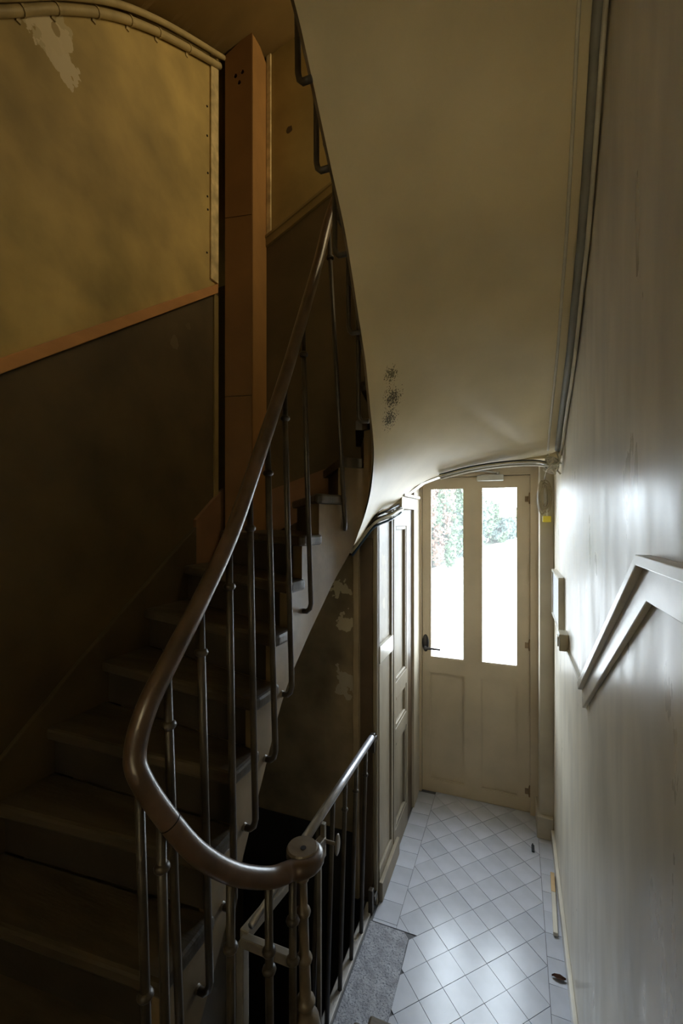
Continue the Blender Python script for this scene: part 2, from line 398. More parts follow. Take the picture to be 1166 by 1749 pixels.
# wall under the winders, facing the basement steps
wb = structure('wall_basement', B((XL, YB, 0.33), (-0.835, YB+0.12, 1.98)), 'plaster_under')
structure('trim_dado', B((XL, YB-0.004, -2.4), (-0.80, YB+0.12, 0.345)), 'dark_dado')
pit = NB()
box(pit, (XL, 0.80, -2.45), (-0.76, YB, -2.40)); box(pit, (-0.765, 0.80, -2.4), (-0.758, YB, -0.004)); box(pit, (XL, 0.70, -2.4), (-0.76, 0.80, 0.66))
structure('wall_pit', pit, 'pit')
# passage left wall core, ceiling, door wall
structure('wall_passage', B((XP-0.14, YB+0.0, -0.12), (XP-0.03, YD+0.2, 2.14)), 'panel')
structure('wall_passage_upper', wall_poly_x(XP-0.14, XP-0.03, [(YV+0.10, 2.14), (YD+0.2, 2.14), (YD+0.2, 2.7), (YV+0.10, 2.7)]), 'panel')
structure('ceiling_passage', B((XP-0.05, YV+0.10, 2.53), (XR, YD+0.2, 2.65)), 'cream')
dw = NB()
box(dw, (XP-0.05, YD+0.02, 2.485), (XR, YD+0.2, 2.66)); box(dw, (0.145, YD+0.02, -0.1), (XR, YD+0.2, 2.5))
structure('wall_door', dw, 'cream')
# top of the stairwell and the underside of the next flight
structure('ceiling_stairwell', B((XL-0.15, -1.8, ZT), (XR+0.25, YV+0.2, ZT+0.1)), 'soffit')
left_c = catmull([(XL, 0.20, 2.95), (XL, 0.55, 3.36), (XL, 0.949, 3.80), (XL, 1.128, 4.0), (XL, 1.351, 4.215), (XL, 1.57, 4.385), (XL, 1.80, 4.535), (XL, 2.11, 4.72), (XL, YB, 4.86)], 6)
inn_c = catmull([(-0.79, 0.30, 3.10), (-0.79, 0.60, 3.45), (-0.79, 0.95, 3.85), (-0.79, 1.09, 4.05), (-0.79, 1.25, 4.28), (-0.79, 1.45, 4.50), (-0.79, 1.68, 4.72), (-0.72, 1.95, 4.97), (-0.68, YB, 5.10)], 6)
cb = NB()
rows = [[a.lerp(b_, t/6) for t in range(7)] for a, b_ in zip(left_c, inn_c)]
grid(cb, rows)
bmesh.ops.solidify(cb, geom=cb.faces[:], thickness=-0.10)
structure('ceiling', cb, 'ceil', smooth=True)

# skirtings and rails
structure('baseboard_right', B((XR-0.018, -0.2, 0.0), (XR, 3.25, 0.075)), 'trim_white', bevel=0.004)
structure('baseboard_passage', B((XP, YB+0.005, 0.0), (XP+0.022, 2.74, 0.105)), 'panel', bevel=0.004)
def sloped_yz(x0, x1, pts_top, h):  # strip on a wall of constant x
    return prism3(NB(), [(x0, p[0], p[1]) for p in pts_top] + [(x0, p[0], p[1]-h) for p in pts_top[::-1]], (x1-x0, 0, 0))
structure('trim_1', sloped_yz(XL, XL+0.018, [(-0.3, 1.74), (0.949, 2.630), (2.075, 3.426)], 0.052), 'rail_wood', bevel=0.003)
br = NB()
prism3(br, [(-1.405, YB, 3.748), (-0.90, YB, 3.992), (-0.90, YB, 4.050), (-1.405, YB, 3.806)], (0, -0.018, 0))
prism3(br, [(-1.405, YB, 3.792), (-0.90, YB, 4.036), (-0.90, YB, 4.052), (-1.405, YB, 3.808)], (0, -0.028, 0))
structure('trim_2', br, 'olive_rail', bevel=0.002)
structure('baseboard_left', sloped_yz(XL, XL+0.022, [(-0.2, 0.97), (0.70, 1.13), (0.949, 1.33), (1.22, 1.556), (1.887, 2.063)], 0.34), 'skirt', bevel=0.003)
structure('baseboard_landing', sloped_yz(XL, XL+0.020, [(1.887, 2.10), (2.12, 2.28)], 0.36), 'red_skirt')
structure('baseboard_back', prism3(NB(), [(-1.40, YB, 2.0), (-0.92, YB, 2.2), (-0.92, YB, 2.42), (-1.40, YB, 2.27)], (0, -0.02, 0)), 'red_skirt')
# painted dado rail of the right wall: level along the landing, then dropping with the first steps
rr = NB()
def rail_r(x0, top, h):
    pts = [(-1.6, 2.035-top), (0.978, 2.035-top), (1.815, 1.512-top)]
    prism3(rr, [(XR, p[0], p[1]) for p in pts] + [(XR, p[0] - (0.32*h if i == 1 else (0.0 if i == 0 else 0.02)), p[1]-h) for i, p in reversed(list(enumerate(pts)))], (x0-XR, 0, 0))
rail_r(XR-0.027, 0.0, 0.020); rail_r(XR-0.013, 0.018, 0.066)
structure('trim_3', rr, 'trim_white', bevel=0.002)
# pilaster beside the street door
pl = structure('trim_4', B((0.150, 3.235, 0.13), (XR, YD+0.03, 2.53)), 'cream', bevel=0.004)
obj('plinth', B((0.132, 3.205, 0.0), (XR-0.002, YD, 0.145)), 'cream', pl, bevel=0.006)
# casing at the end of the panelled wall, facing the camera
cs = structure('trim_5', B((-0.842, YB-0.012, 0.0), (-0.700, YB+0.02, 2.14)), 'tan_trim')
obj('moulding', B((-0.842, YB-0.026, 0.0), (-0.806, YB-0.010, 1.99)), 'tan_trim', cs, bevel=0.006)
obj('recess', B((-0.800, YB-0.020, 0.0), (-0.728, YB-0.010, 2.0)), 'brown_trim', cs, bevel=0.003)
obj('bead', B((-0.722, YB-0.024, 0.0), (-0.700, YB+0.004, 2.12)), 'panel', cs, bevel=0.005)

# ---- panelled cupboard door (nearest the stairs)
def panel_face(y0, y1, z0, z1, x=XP, rec=0.014, fr=0.0):
    return B((x-rec-0.015, y0, z0), (x-rec, y1, z1))
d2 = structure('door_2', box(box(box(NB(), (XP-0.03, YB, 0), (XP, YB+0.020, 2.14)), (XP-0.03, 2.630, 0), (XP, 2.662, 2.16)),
     (XP-0.03, YB, 0.0), (XP, 2.63, 0.16)), 'panel', bevel=0.003)
obj('upper_panel', B((XP-0.03, YB+0.026, 1.39), (XP-0.012, 2.622, 2.14)), mat('peeling_cream_panel', (0.31, 0.265, 0.19), 0.45, 0.25, 5, 0.1, 25,
    patches=[((-0.712, 2.49, 1.87), 0.030, (0.36, 0.30, 0.20), 30, 4.5), ((-0.712, 2.52, 1.79), 0.020, (0.36, 0.30, 0.20), 30, 4.5), ((-0.712, 2.50, 1.62), 0.025, (0.38, 0.32, 0.22), 30, 4.5)]), d2)
obj('lock_rail', B((XP-0.03, YB+0.012, 1.305), (XP+0.006, 2.645, 1.40)), 'trim_white', d2, bevel=0.003)
obj('lower_panel', B((XP-0.03, YB+0.026, 0.15), (XP-0.012, 2.622, 1.32)), 'panel', d2)
# ---- second panelled door
d3b = NB()
box(d3b, (XP-0.03, 2.668, 0), (XP+0.004, 2.712, 2.17)); box(d3b, (XP-0.03, 3.005, 0), (XP+0.004, 3.045, 2.17))
for za, zb in ((0, 0.16), (0.70, 0.79), (0.985, 1.08), (2.06, 2.17)): box(d3b, (XP-0.03, 2.71, za), (XP+0.004, 3.01, zb))
d3 = structure('door_3', d3b, 'panel', bevel=0.002)
for za, zb in ((0.16, 0.70), (0.79, 0.985), (1.08, 2.06)):
    pn = obj('panel', B((XP-0.03, 2.71, za), (XP-0.016, 3.01, zb)), 'panel', d3)
    mo = NB()
    for (ya, yb, zc, zd) in ((2.712, 2.735, za, zb), (2.982, 3.005, za, zb), (2.735, 2.982, za, za+0.024), (2.735, 2.982, zb-0.024, zb)):
        box(mo, (XP-0.018, ya, zc), (XP+0.001, yb, zd))
    obj('moulding', mo, 'panel', pn, bevel=0.005)
structure('trim_6', box(B((XP-0.03, 2.665, 2.17), (XP+0.055, 3.10, 2.245)), (XP-0.03, 2.655, 2.245), (XP+0.075, 3.12, 2.265)), 'cream', bevel=0.003)
structure('trim_7', B((XP-0.03, 3.05, 0), (XP-0.006, 3.215, 2.53)), 'brown_trim')
structure('trim_8', box(B((XP-0.03, 3.215, 0), (XP+0.012, 3.35, 2.53)), (XP-0.03, 3.36, 0), (XP+0.006, YD+0.02, 2.53)), 'cream', bevel=0.004)
structure('wall_passage_top', B((XP-0.03, 2.665, 2.265), (XP-0.004, 3.05, 2.53)), 'cream')

# ---- street door with two tall panes
DX0, DX1 = -0.678, 0.098
fr = NB()
box(fr, (XP-0.01, YD-0.02, 0), (DX0, YD+0.06, 2.485)); box(fr, (DX1, YD-0.02, 0), (0.150, YD+0.06, 2.485)); box(fr, (DX0, YD-0.02, 2.425), (DX1, YD+0.06, 2.485))
box(fr, (DX0-0.002, YD+0.044, 0), (DX0+0.014, YD+0.06, 2.43)); box(fr, (DX1-0.014, YD+0.044, 0), (DX1+0.002, YD+0.06, 2.43)); box(fr, (DX0, YD+0.044, 2.41), (DX1, YD+0.06, 2.43))
box(fr, (DX0, YD+0.012, -0.05), (DX1, YD+0.06, 0.008))
d1 = structure('door_1', fr, 'door')
PX = ((-0.618, -0.357), (-0.240, 0.018)); PZ0, PZ1 = 1.035, 2.345
lf = NB(); y0, y1 = YD+0.002, YD+0.042
for xa, xb in ((DX0+0.003, PX[0][0]), (PX[0][1], PX[1][0]), (PX[1][1], DX1-0.003)): box(lf, (xa, y0, 0.012), (xb, y1, 2.42))
for xa, xb in PX:
    for za, zb in ((0.012, 0.10), (0.925, PZ0), (PZ1, 2.42)): box(lf, (xa, y0, za), (xb, y1, zb))
leaf = obj('leaf', lf, 'door', d1)
for xa, xb in PX:
    obj('lower_panel', B((xa-0.002, y0+0.018, 0.098), (xb+0.002, y1-0.004, 0.927)), 'door', d1)
    obj('pane', B((xa-0.003, y0+0.018, PZ0-0.003), (xb+0.003, y0+0.022, PZ1+0.003)), 'glass', d1)
    bd = NB()
    for (a, b_) in (((xa, PZ0), (xa+0.010, PZ1)), ((xb-0.010, PZ0), (xb, PZ1)), ((xa+0.01, PZ0), (xb-0.01, PZ0+0.010)), ((xa+0.01, PZ1-0.010), (xb-0.01, PZ1))):
        box(bd, (a[0], y0+0.004, a[1]), (b_[0], y0+0.017, b_[1]))
    obj('glazing_bead', bd, 'door', d1)
    bd = NB()
    for (a, b_) in (((xa, 0.10), (xa+0.008, 0.925)), ((xb-0.008, 0.10), (xb, 0.925)), ((xa+0.008, 0.10), (xb-0.008, 0.108)), ((xa+0.008, 0.917), (xb-0.008, 0.925))):
        box(bd, (a[0], y0+0.006, a[1]), (b_[0], y0+0.019, b_[1]))
    obj('panel_bead', bd, 'door', d1)
hd = NB()
lathe(hd, (-0.650, y0, 1.145), [(0.006, -0.006), (0.024, -0.006), (0.026, -0.002), (0.026, 0.002)], 16, 'Y')
for v in hd.verts: v.co.z = 1.145 + (v.co.z-1.145)*2.6
lathe(hd, (-0.650, y0, 1.115), [(0.010, -0.045), (0.012, -0.03), (0.010, 0.0)], 12, 'Y')
tube(hd, catmull([(-0.652, y0-0.042, 1.115), (-0.61, y0-0.048, 1.118), (-0.57, y0-0.046, 1.116), (-0.53, y0-0.040, 1.114)], 4), [0.010]*5+[0.009]*4+[0.008]*4, 8)
obj('lever_handle', hd, 'brass', d1, smooth=True)['label'] = 'dark bronze lever handle on an oval plate'
for z in (0.155, 1.20, 2.25):
    h = NB(); lathe(h, (DX1-0.003, y0-0.006, z-0.035), [(0.007, 0), (0.008, 0.005), (0.008, 0.065), (0.007, 0.07), (0.004, 0.08)], 8); box(h, (DX1-0.035, y0-0.004, z-0.02), (DX1+0.03, y0, z+0.02))
    obj('hinge', h, 'rust', d1)
cl = obj('door_closer', B((-0.265, YD-0.055, 2.385), (-0.080, YD+0.002, 2.43)), 'closer', d1, bevel=0.006); cl['label'] = 'grey metal door closer box'
ca = NB(); tube(ca, [(-0.12, YD-0.03, 2.44), (-0.20, YD-0.07, 2.455), (-0.31, YD-0.045, 2.462)], 0.007, 8); box(ca, (-0.335, YD-0.055, 2.455), (-0.29, YD-0.018, 2.47)); lathe(ca, (-0.12, YD-0.03, 2.43), [(0.012, 0), (0.012, 0.02)], 10)
obj('closer_arm', ca, 'closer', cl)

# ================================================================= OUTSIDE
gr = structure('ground', box(NB(), (-60, YD+0.21, -0.25), (60, 160, -0.12)), 'gravel')
structure('doorstep', B((XP-0.2, YD+0.03, -0.12), (XR+0.1, YD+0.5, -0.02)), 'stone')
def bush(name, label, c, rx, ry, h, n, m1, m2, seed, zc=0.0):
    rnd = random.Random(seed)
    t = thing(name, label, 'bush', (c[0], c[1], -0.12))
    st = NB()
    for k in range(5):
        a = rnd.uniform(0, 6.28); tube(st, [(c[0], c[1], -0.12), (c[0]+rx*0.3*math.cos(a), c[1]+ry*0.3*math.sin(a), h*0.4), (c[0]+rx*0.6*math.cos(a), c[1]+ry*0.6*math.sin(a), h*0.75)], [0.06, 0.04, 0.015], 6)
    obj('stem', st, 'bark', t)
    for mi, (mm, frac) in enumerate(((m1, 0.72), (m2, 0.28))):
        bm = NB()
        blobs = [(rnd.gauss(0, 0.42), rnd.gauss(0, 0.42), rnd.uniform(0.12, 0.86), rnd.uniform(0.22, 0.38)) for _ in range(14)]
        for k in range(int(n*frac)):
            bx, by, bz, br_ = rnd.choice(blobs)
            d = Vector((rnd.gauss(0, 1), rnd.gauss(0, 1), rnd.gauss(0, 1))).normalized() * br_ * rnd.uniform(0.6, 1.05)
            p = Vector((c[0]+(bx+d.x)*rx, c[1]+(by+d.y)*ry, max(0.0, (bz+d.z)*h)))
            s = rnd.uniform(0.7, 1.3) * 0.085 * max(1.0, c[1]/16)
            u = Vector((rnd.gauss(0, 1), rnd.gauss(0, 1), rnd.gauss(0, 1))).normalized(); v = u.orthogonal().normalized()
            bm.faces.new([bm.verts.new(q) for q in (p-u*s, p+v*s*0.5, p+u*s, p-v*s*0.5)])
        f = obj('foliage', bm, mm, t, recalc=False); f['kind'] = 'stuff'
bush('flowering_bush', 'tall green bush with rust tinted leaves seen through the left pane, leftmost of the hedge', (-3.75, 21.7), 1.05, 1.3, 4.0, 9000, 'leaf_a', 'leaf_c', 1)
bush('tall_bush', 'tall green bush filling the right half of the left pane', (-3.0, 27.8), 1.2, 1.5, 4.6, 9500, 'leaf_a', 'leaf_b', 2)
bush('tall_bush', 'tall bush mostly behind the post between the two panes', (-2.9, 36), 1.2, 1.7, 4.4, 4500, 'leaf_a', 'leaf_b', 6)
bush('hedge_bush', 'light green bush at the left edge of the right pane', (-2.3, 46), 1.5, 1.9, 3.3, 8000, 'leaf_a', 'leaf_b', 3)
bush('hedge_bush', 'blue green bush in the middle of the right pane', (-1.0, 55), 1.7, 2.0, 3.2, 7000, 'leaf_b', 'leaf_a', 4)
bush('hedge_bush', 'low blue green bush at the right edge of the right pane', (0.6, 65), 2.0, 2.2, 3.4, 6500, 'leaf_b', 'leaf_a', 5)
vg = NB(); grid(vg, [[(-9, 13.0, -0.119), (-9, 16.5, -0.10)], [(-3.7, 18.0, -0.119), (-4.1, 20.4, -0.10)], [(-2.2, 40, -0.119), (-2.8, 43.5, -0.10)], [(2.5, 80, -0.119), (0.5, 80, -0.1)]])
bmesh.ops.solidify(vg, geom=vg.faces[:], thickness=0.015)
tag(obj('grass_verge', vg, 'grass'), 'strip of yellow green grass along the foot of the bushes', 'grass', kind='stuff')

# ================================================================= STAIRCASE
RZ = 0.17
stair = thing('staircase', 'winding wooden staircase with dark worn treads and a cream plastered underside', 'staircase', (-1.2, 0.8, 0))
stair['kind'] = 'thing'
INN = [(-0.79, 0.72, 0.45), (-0.79, 0.86, 0.62), (-0.79, 1.035, 0.861), (-0.79, 1.264, 1.219), (-0.79, 1.422, 1.46), (-0.785, 1.58, 1.605), (-0.770, 1.69, 1.712), (-0.745, 1.81, 1.84),
       (-0.700, 1.917, 1.974), (-0.66, 1.945, 2.08), (-0.62, 1.935, 2.2), (-0.595, 1.908, 2.31), (-0.58, 1.873, 2.429), (-0.58, 1.82, 2.585), (-0.58, 1.766, 2.742), (-0.58, 1.72, 2.825), (-0.58, 1.695, 2.87),
       (-0.58, 1.669, 2.909), (-0.58, 1.60, 3.03), (-0.58, 1.525, 3.148), (-0.58, 1.46, 3.22), (-0.58, 1.386, 3.292), (-0.58, 1.225, 3.463), (-0.58, 1.11, 3.565), (-0.58, 0.90, 3.66)]
OUT = [(XL, 0.62, 0.52), (XL, 0.80, 0.72), (XL, 1.0, 0.92), (XL, 1.36, 1.25), (XL, 1.70, 1.50), (XL, 2.10, 1.70), (-1.40, YB, 1.80), (-1.10, YB, 1.87),
       (-0.858, YB, 1.945), (-0.72, YB, 2.126), (XP, 2.579, 2.177), (-0.62, YV, 2.265), (-0.535, YV, 2.326), (-0.359, YV, 2.387), (-0.10, YV, 2.43), (0.10, YV, 2.452), (0.222, 2.64, 2.487),
       (XR, 2.378, 2.626), (XR, 2.053, 2.792), (XR, 1.807, 2.979), (XR, 1.676, 3.086), (XR, 1.511, 3.297), (XR, 1.379, 3.5), (XR, 1.20, 3.62), (XR, 0.95, 3.68)]
NS = 8
ci = catmull(INN, NS); co = [Vector(OUT[i // NS]).lerp(Vector(OUT[min(i // NS + 1, len(OUT)-1)]), (i % NS)/NS) for i in range(len(ci))]
# smooth the outer run along the right wall
cos_ = catmull(OUT, NS)
co = [Vector((min(max(p.x, XL), XR), min(p.y, YV), p.z)) for p in cos_]
sf = NB()
grid(sf, [[a.lerp(b_, t/14) for t in range(15)] for a, b_ in zip(ci, co)])
soff = obj('soffit', sf, 'soffit', None, smooth=True)
soff.parent = stair; soff.matrix_parent_inverse = Matrix.Translation(-Vector(stair.location)); soff['label'] = 'cream plastered underside'
# steps: number, inner end, outer end
STEPS = [(6, (-0.79, 0.84), (XL, 0.78)), (7, (-0.79, 1.00), (XL, 0.95)), (8, (-0.79, 1.13), (XL, 1.12)), (9, (-0.79, 1.25), (XL, 1.35)), (10, (-0.79, 1.375), (XL, 1.57)),
         (11, (-0.79, 1.47), (XL, 1.83)), (12, (-0.787, 1.555), (XL, 2.12)), (13, (-0.770, 1.69), (-1.20, YB)), (14, (-0.725, 1.87), (-1.0, YB)), (15, (-0.645, 1.945), (-0.80, YB)),
         (16, (-0.595, 1.905), (XP, 2.55)), (17, (-0.58, 1.82), (-0.45, YV)), (18, (-0.58, 1.72), (-0.05, YV)), (19, (-0.58, 1.62), (XR, 2.55)), (20, (-0.58, 1.50), (XR, 2.2)),
         (21, (-0.58, 1.37), (XR, 1.95)), (22, (-0.58, 1.24), (XR, 1.72)), (23, (-0.58, 1.11), (XR, 1.5)), (24, (-0.58, 0.98), (XR, 1.2))]
CORN = {12: [(XL, YB)], 15: [(XP, YB)], 16: [(XP, YV)], 18: [(XR, YV)]}
def nearest(p): return min(range(len(ci)), key=lambda i: (ci[i].x-p[0])**2 + (ci[i].y-p[1])**2)
IDX = [nearest(s[1]) for s in STEPS]
def well_n(i):                       # plan normal of the string pointing into the well
    a, b_ = ci[max(i-1, 0)], ci[min(i+1, len(ci)-1)]; d = Vector((b_.x-a.x, b_.y-a.y)).normalized()
    return Vector((d.y, -d.x))
CEN = Vector((-0.2, 1.2))
for q in range(len(STEPS) - 1):
    n, pin, pout = STEPS[q]; _, pin2, pout2 = STEPS[q+1]; z = n*RZ; i0, i1 = IDX[q], IDX[q+1]
    ov = 0.030
    inner = [Vector((ci[i].x, ci[i].y)) + well_n(i)*0.026 for i in range(i0, i1+1)]
    a = Vector(pin); b_ = Vector(pout); d = (b_-a).normalized(); nrm = Vector((-d.y, d.x))
    mid2 = (Vector(pin2)+Vector(pout2))/2
    if (mid2-a).dot(nrm) > 0: nrm = -nrm
    poly = [inner[0] + nrm*ov] + inner + [Vector(p) for p in ([pout2] + list(reversed(CORN.get(n, []))))] + [b_, b_ + nrm*ov]
    def inside(v):
        x = min(max(v.x, XL+0.003), XR-0.003); yv = v.y
        if x < XP+0.001: yv = min(yv, YB-0.003)
        else: yv = min(yv, YV-0.003)
        if yv > YB-0.003: x = max(x, XP+0.003)
        return (x, yv)
    poly = [inside(v) for v in poly]
    clean = []
    for v in poly:
        if not clean or (abs(v[0]-clean[-1][0]) + abs(v[1]-clean[-1][1])) > 0.002: clean.append(v)
    bm = prism(NB(), clean, z-0.042, z)
    obj('tread', bm, 'tread', stair, bevel=0.011)
    # riser under the nose
    e = d*0.01
    bm = NB(); p0 = inner[0] - well_n(i0)*0.03; p1 = Vector(inside(b_)); tk = -nrm*0.018
    prism(bm, [p0, p1, p1+tk, p0+tk], z-RZ, z-0.043); obj('riser', bm, 'riser', stair)
# cut string that carries the inner ends of the steps
sb = NB(); rows_f, prev = [], None
prof = []
for q in range(len(STEPS)-1):
    z = STEPS[q][0]*RZ - 0.043
    for i in range(IDX[q], IDX[q+1]+1): prof.append((i, z))
prof = [(i, 0.80) for i in range(4, IDX[0])] + prof
fr_, bk_ = [], []
for i, z in prof:
    nn = well_n(i); p = ci[i]
    steep = 8*NS < i < 19*NS                # the string is thinner around the tight turn
    for lst, off, dz in ((fr_, 0.010, 0.002), (bk_, 0.002 if steep else -0.030, 0.02 if steep else 0.10)):
        lst.append((Vector((p.x + nn.x*off, p.y + nn.y*off, p.z + dz)), Vector((p.x + nn.x*off, p.y + nn.y*off, max(z, p.z+0.12)))))
V = [[sb.verts.new(v) for v in (f[0], f[1], b_[1], b_[0])] for f, b_ in zip(fr_, bk_)]
for a, b_ in zip(V, V[1:]):
    for k in range(4): sb.faces.new((a[k], a[(k+1) % 4], b_[(k+1) % 4], b_[k]))
sb.faces.new(V[0]); sb.faces.new(V[-1][::-1])
obj('string', sb, 'string', stair)
# landing and the first five risers (below the frame)
land = [(XL+0.003, -1.645), (XR-0.003, -1.645), (XR-0.003, 0.90), (-0.53, 0.90), (-0.60, 0.74), (-0.70, 0.655), (-0.775, 0.69), (-0.80, 0.90), (XL+0.003, 0.86)]
obj('landing', prism(NB(), land, 0.70, 0.85), 'tread', stair)
for n in range(1, 5):
    ya = 1.662 - 0.185*(n-1); yb = ya - 0.185 if n < 4 else 0.89
    obj('tread', B((-0.53, yb, n*RZ-0.042), (XR-0.02, ya+0.0, n*RZ)), 'tread', stair, bevel=0.011)
    obj('riser', B((-0.52, ya-0.045, (n-1)*RZ), (XR-0.02, ya-0.028, n*RZ-0.042)), 'riser', stair)
obj('riser', B((-0.52, 0.86, 4*RZ), (XR-0.02, 0.878, 0.70)), 'riser', stair)
ss = NB(); prism3(ss, [(-0.60, 1.64, 0.0), (-0.60, 1.64, 0.12), (-0.60, 1.08, 0.66), (-0.60, 0.90, 0.69), (-0.60, 0.90, 0.0)], (0.06, 0, 0)); obj('string', ss, 'string', stair)
# next landing above the camera
obj('upper_landing', prism(NB(), [(XL+0.003, -1.645), (XR-0.003, -1.645), (XR-0.003, 0.95), (-0.58, 0.90), (-0.79, 0.60), (XL+0.003, 0.30)], 3.68, 4.08), 'soffit', stair)

# ================================================================= STAIR RAILING
rail = thing('stair_railing', 'iron stair railing with polished wooden handrail curling into a scroll', 'railing', (-0.52, 1.04, 0.5))
HP = [(-0.57, 0.9, 5.0), (-0.575, 1.2, 4.72), (-0.59, 1.55, 4.32), (-0.62, 1.80, 3.92), (-0.68, 1.84, 3.66), (-0.73, 1.80, 3.50), (-0.74, 1.737, 3.361), (-0.74, 1.625, 3.115), (-0.74, 1.512, 2.89), (-0.74, 1.375, 2.625), (-0.74, 1.236, 2.377), (-0.74, 1.061, 2.08),
      (-0.74, 0.923, 1.904), (-0.742, 0.81, 1.774), (-0.746, 0.745, 1.690), (-0.749, 0.717, 1.603), (-0.724, 0.716, 1.547), (-0.687, 0.752, 1.454), (-0.642, 0.79, 1.372), (-0.600, 0.86, 1.290), (-0.556, 0.942, 1.232), (-0.520, 0.995, 1.222)]
SV = Vector((-0.519, 1.047, 1.245))
hr = catmull(HP, 6)
a0 = math.atan2(0.995-SV.y, -0.520-SV.x); spiral = []
for k in range(1, 14):
    a = a0 + k*R(18); rr_ = 0.0525 - 0.0020*k
    spiral.append(Vector((SV.x + rr_*math.cos(a), SV.y + rr_*math.sin(a), 1.222 + 0.0006*k)))
pth = hr + spiral
nr = len(pth)
rad = []
for i, p in enumerate(pth):
    f = min(1.0, i/(nr*0.62)); r_ = 0.0175 + 0.006*f
    if i > nr - 14: r_ = 0.0235 - 0.0009*(i-(nr-14))
    rad.append(r_)
hb = tube(NB(), pth, rad, 14)
hrail = obj('handrail', hb, 'handrail', rail, smooth=True)
cap = NB(); lathe(cap, (SV.x, SV.y, SV.z), [(0.020, -0.045), (0.036, -0.042), (0.042, -0.022), (0.0415, -0.004), (0.038, 0.002), (0.006, 0.003)], 28)
scr = obj('scroll', cap, 'scroll', rail, smooth=False)
obj('bolt_hole', lathe(NB(), (SV.x+0.006, SV.y-0.006, SV.z+0.0032), [(0.0075, -0.002), (0.0075, 0.0006)], 14), 'black', scr)  # black disc painted as the shade inside the hole
obj('joint_band', lathe_dir(NB(), Vector((-0.687, 0.752, 1.454)), (Vector((-0.642, 0.79, 1.372))-Vector((-0.724, 0.716, 1.547))).normalized(), [(0.0238, -0.0012), (0.0238, 0.0012)], 20), 'black', hrail)
BR = 0.0103
def baluster(top, bot, inward=None, collar=0.13, extra=(), foot=True, thick=BR):
    top = Vector(top); bot = Vector(bot)
    p = [top, top.lerp(bot, 0.5)]
    if inward:
        dv = Vector(inward)
        p += [bot + Vector((0, 0, 0.032)), bot + Vector((0, 0, 0.012)) + dv*0.10, bot + dv*0.35, bot + dv]
    else: p += [bot]
    b_ = obj('baluster', tube(NB(), p, thick, 8), 'iron', rail, smooth=True)
    L_ = (bot-top)
    for cz in (collar, *extra):
        c = top + L_*(cz/L_.length)
        obj('collar', lathe(NB(), c, [(0.0105, -0.010), (0.0155, -0.006), (0.0178, 0), (0.0155, 0.006), (0.0105, 0.010)], 12), 'iron', b_, smooth=True)
    if inward and foot:
        dn = Vector(inward).normalized()
        obj('rosette', lathe_dir(NB(), bot + Vector(inward)*0.72, dn, [(0.010, -0.004), (0.013, 0.004), (0.019, 0.012), (0.023, 0.020), (0.023, 0.024)], 12), 'knob', b_, smooth=True)
W_ = (-0.052, 0, 0)
main = [((285, 1160), (-0.74, 0.800, 1.760), (-0.74, 0.85, 0.71)), (0, (-0.74, 0.915, 1.895), (-0.74, 0.953, 0.864)), (0, (-0.74, 1.035, 2.045), (-0.74, 1.061, 0.996)),
        (0, (-0.74, 1.137, 2.205), (-0.74, 1.171, 1.152)), (0, (-0.74, 1.240, 2.380), (-0.74, 1.292, 1.302)), (0, (-0.74, 1.352, 2.58), (-0.74, 1.408, 1.476)),
        (0, (-0.74, 1.494, 2.85), (-0.74, 1.568, 1.743))]
for _, t, b_ in main: baluster(t, b_, W_)
baluster((-0.738, 1.735, 3.345), (-0.700, 1.835, 2.060), (-0.025, 0.055, 0.0))
for t, b_ in (((-0.622, 1.20, 4.70), (-0.622, 1.225, 3.440)), ((-0.622, 1.35, 4.55), (-0.622, 1.361, 3.268)), ((-0.622, 1.51, 4.36), (-0.622, 1.525, 3.075)), ((-0.622, 1.65, 4.15), (-0.622, 1.669, 2.845)), ((-0.622, 1.77, 3.95), (-0.625, 1.800, 2.520))):
    baluster(t, b_, (0.046, 0, 0), collar=0.14, foot=False)
# balusters of the turn around the landing
for t, b_, c, ex in (((-0.744, 0.722, 1.590), (-0.722, 0.735, 0.66), 0.5, ()), ((-0.703, 0.742, 1.485), (-0.690, 0.752, 0.66), 0.125, ()), ((-0.605, 0.853, 1.290), (-0.603, 0.853, 0.66), 0.165, ()),
                 ((-0.557, 0.940, 1.225), (-0.553, 0.942, 0.60), 0.170, (0.215,)), ((-0.523, 1.000, 1.215), (-0.523, 1.003, 0.55), 0.125, (0.225,))):
    baluster(t, b_, None, collar=c, extra=ex)
nz = 1.215
nw = NB()
ring = lambda h, R_, r0, r1: [(r0, h+0.011), (R_*0.9, h+0.007), (R_, h), (R_*0.9, h-0.007), (r1, h-0.011)]
prof = [(0.012, 0.0)] + ring(-0.045, 0.019, 0.012, 0.0125) + ring(-0.135, 0.020, 0.0125, 0.0135) + ring(-0.255, 0.021, 0.0135, 0.015) + ring(-0.365, 0.026, 0.0155, 0.017) + \
       [(0.020, -0.390), (0.034, -0.405), (0.040, -0.44), (0.034, -0.50), (0.045, -0.54), (0.045, -0.56)]
lathe(nw, (SV.x, SV.y-0.004, nz), prof[::-1], 18)
# lean of the old casting
for v in nw.verts: v.co.x += (nz - v.co.z)*0.03
obj('newel_post', nw, 'newel', rail, smooth=True)

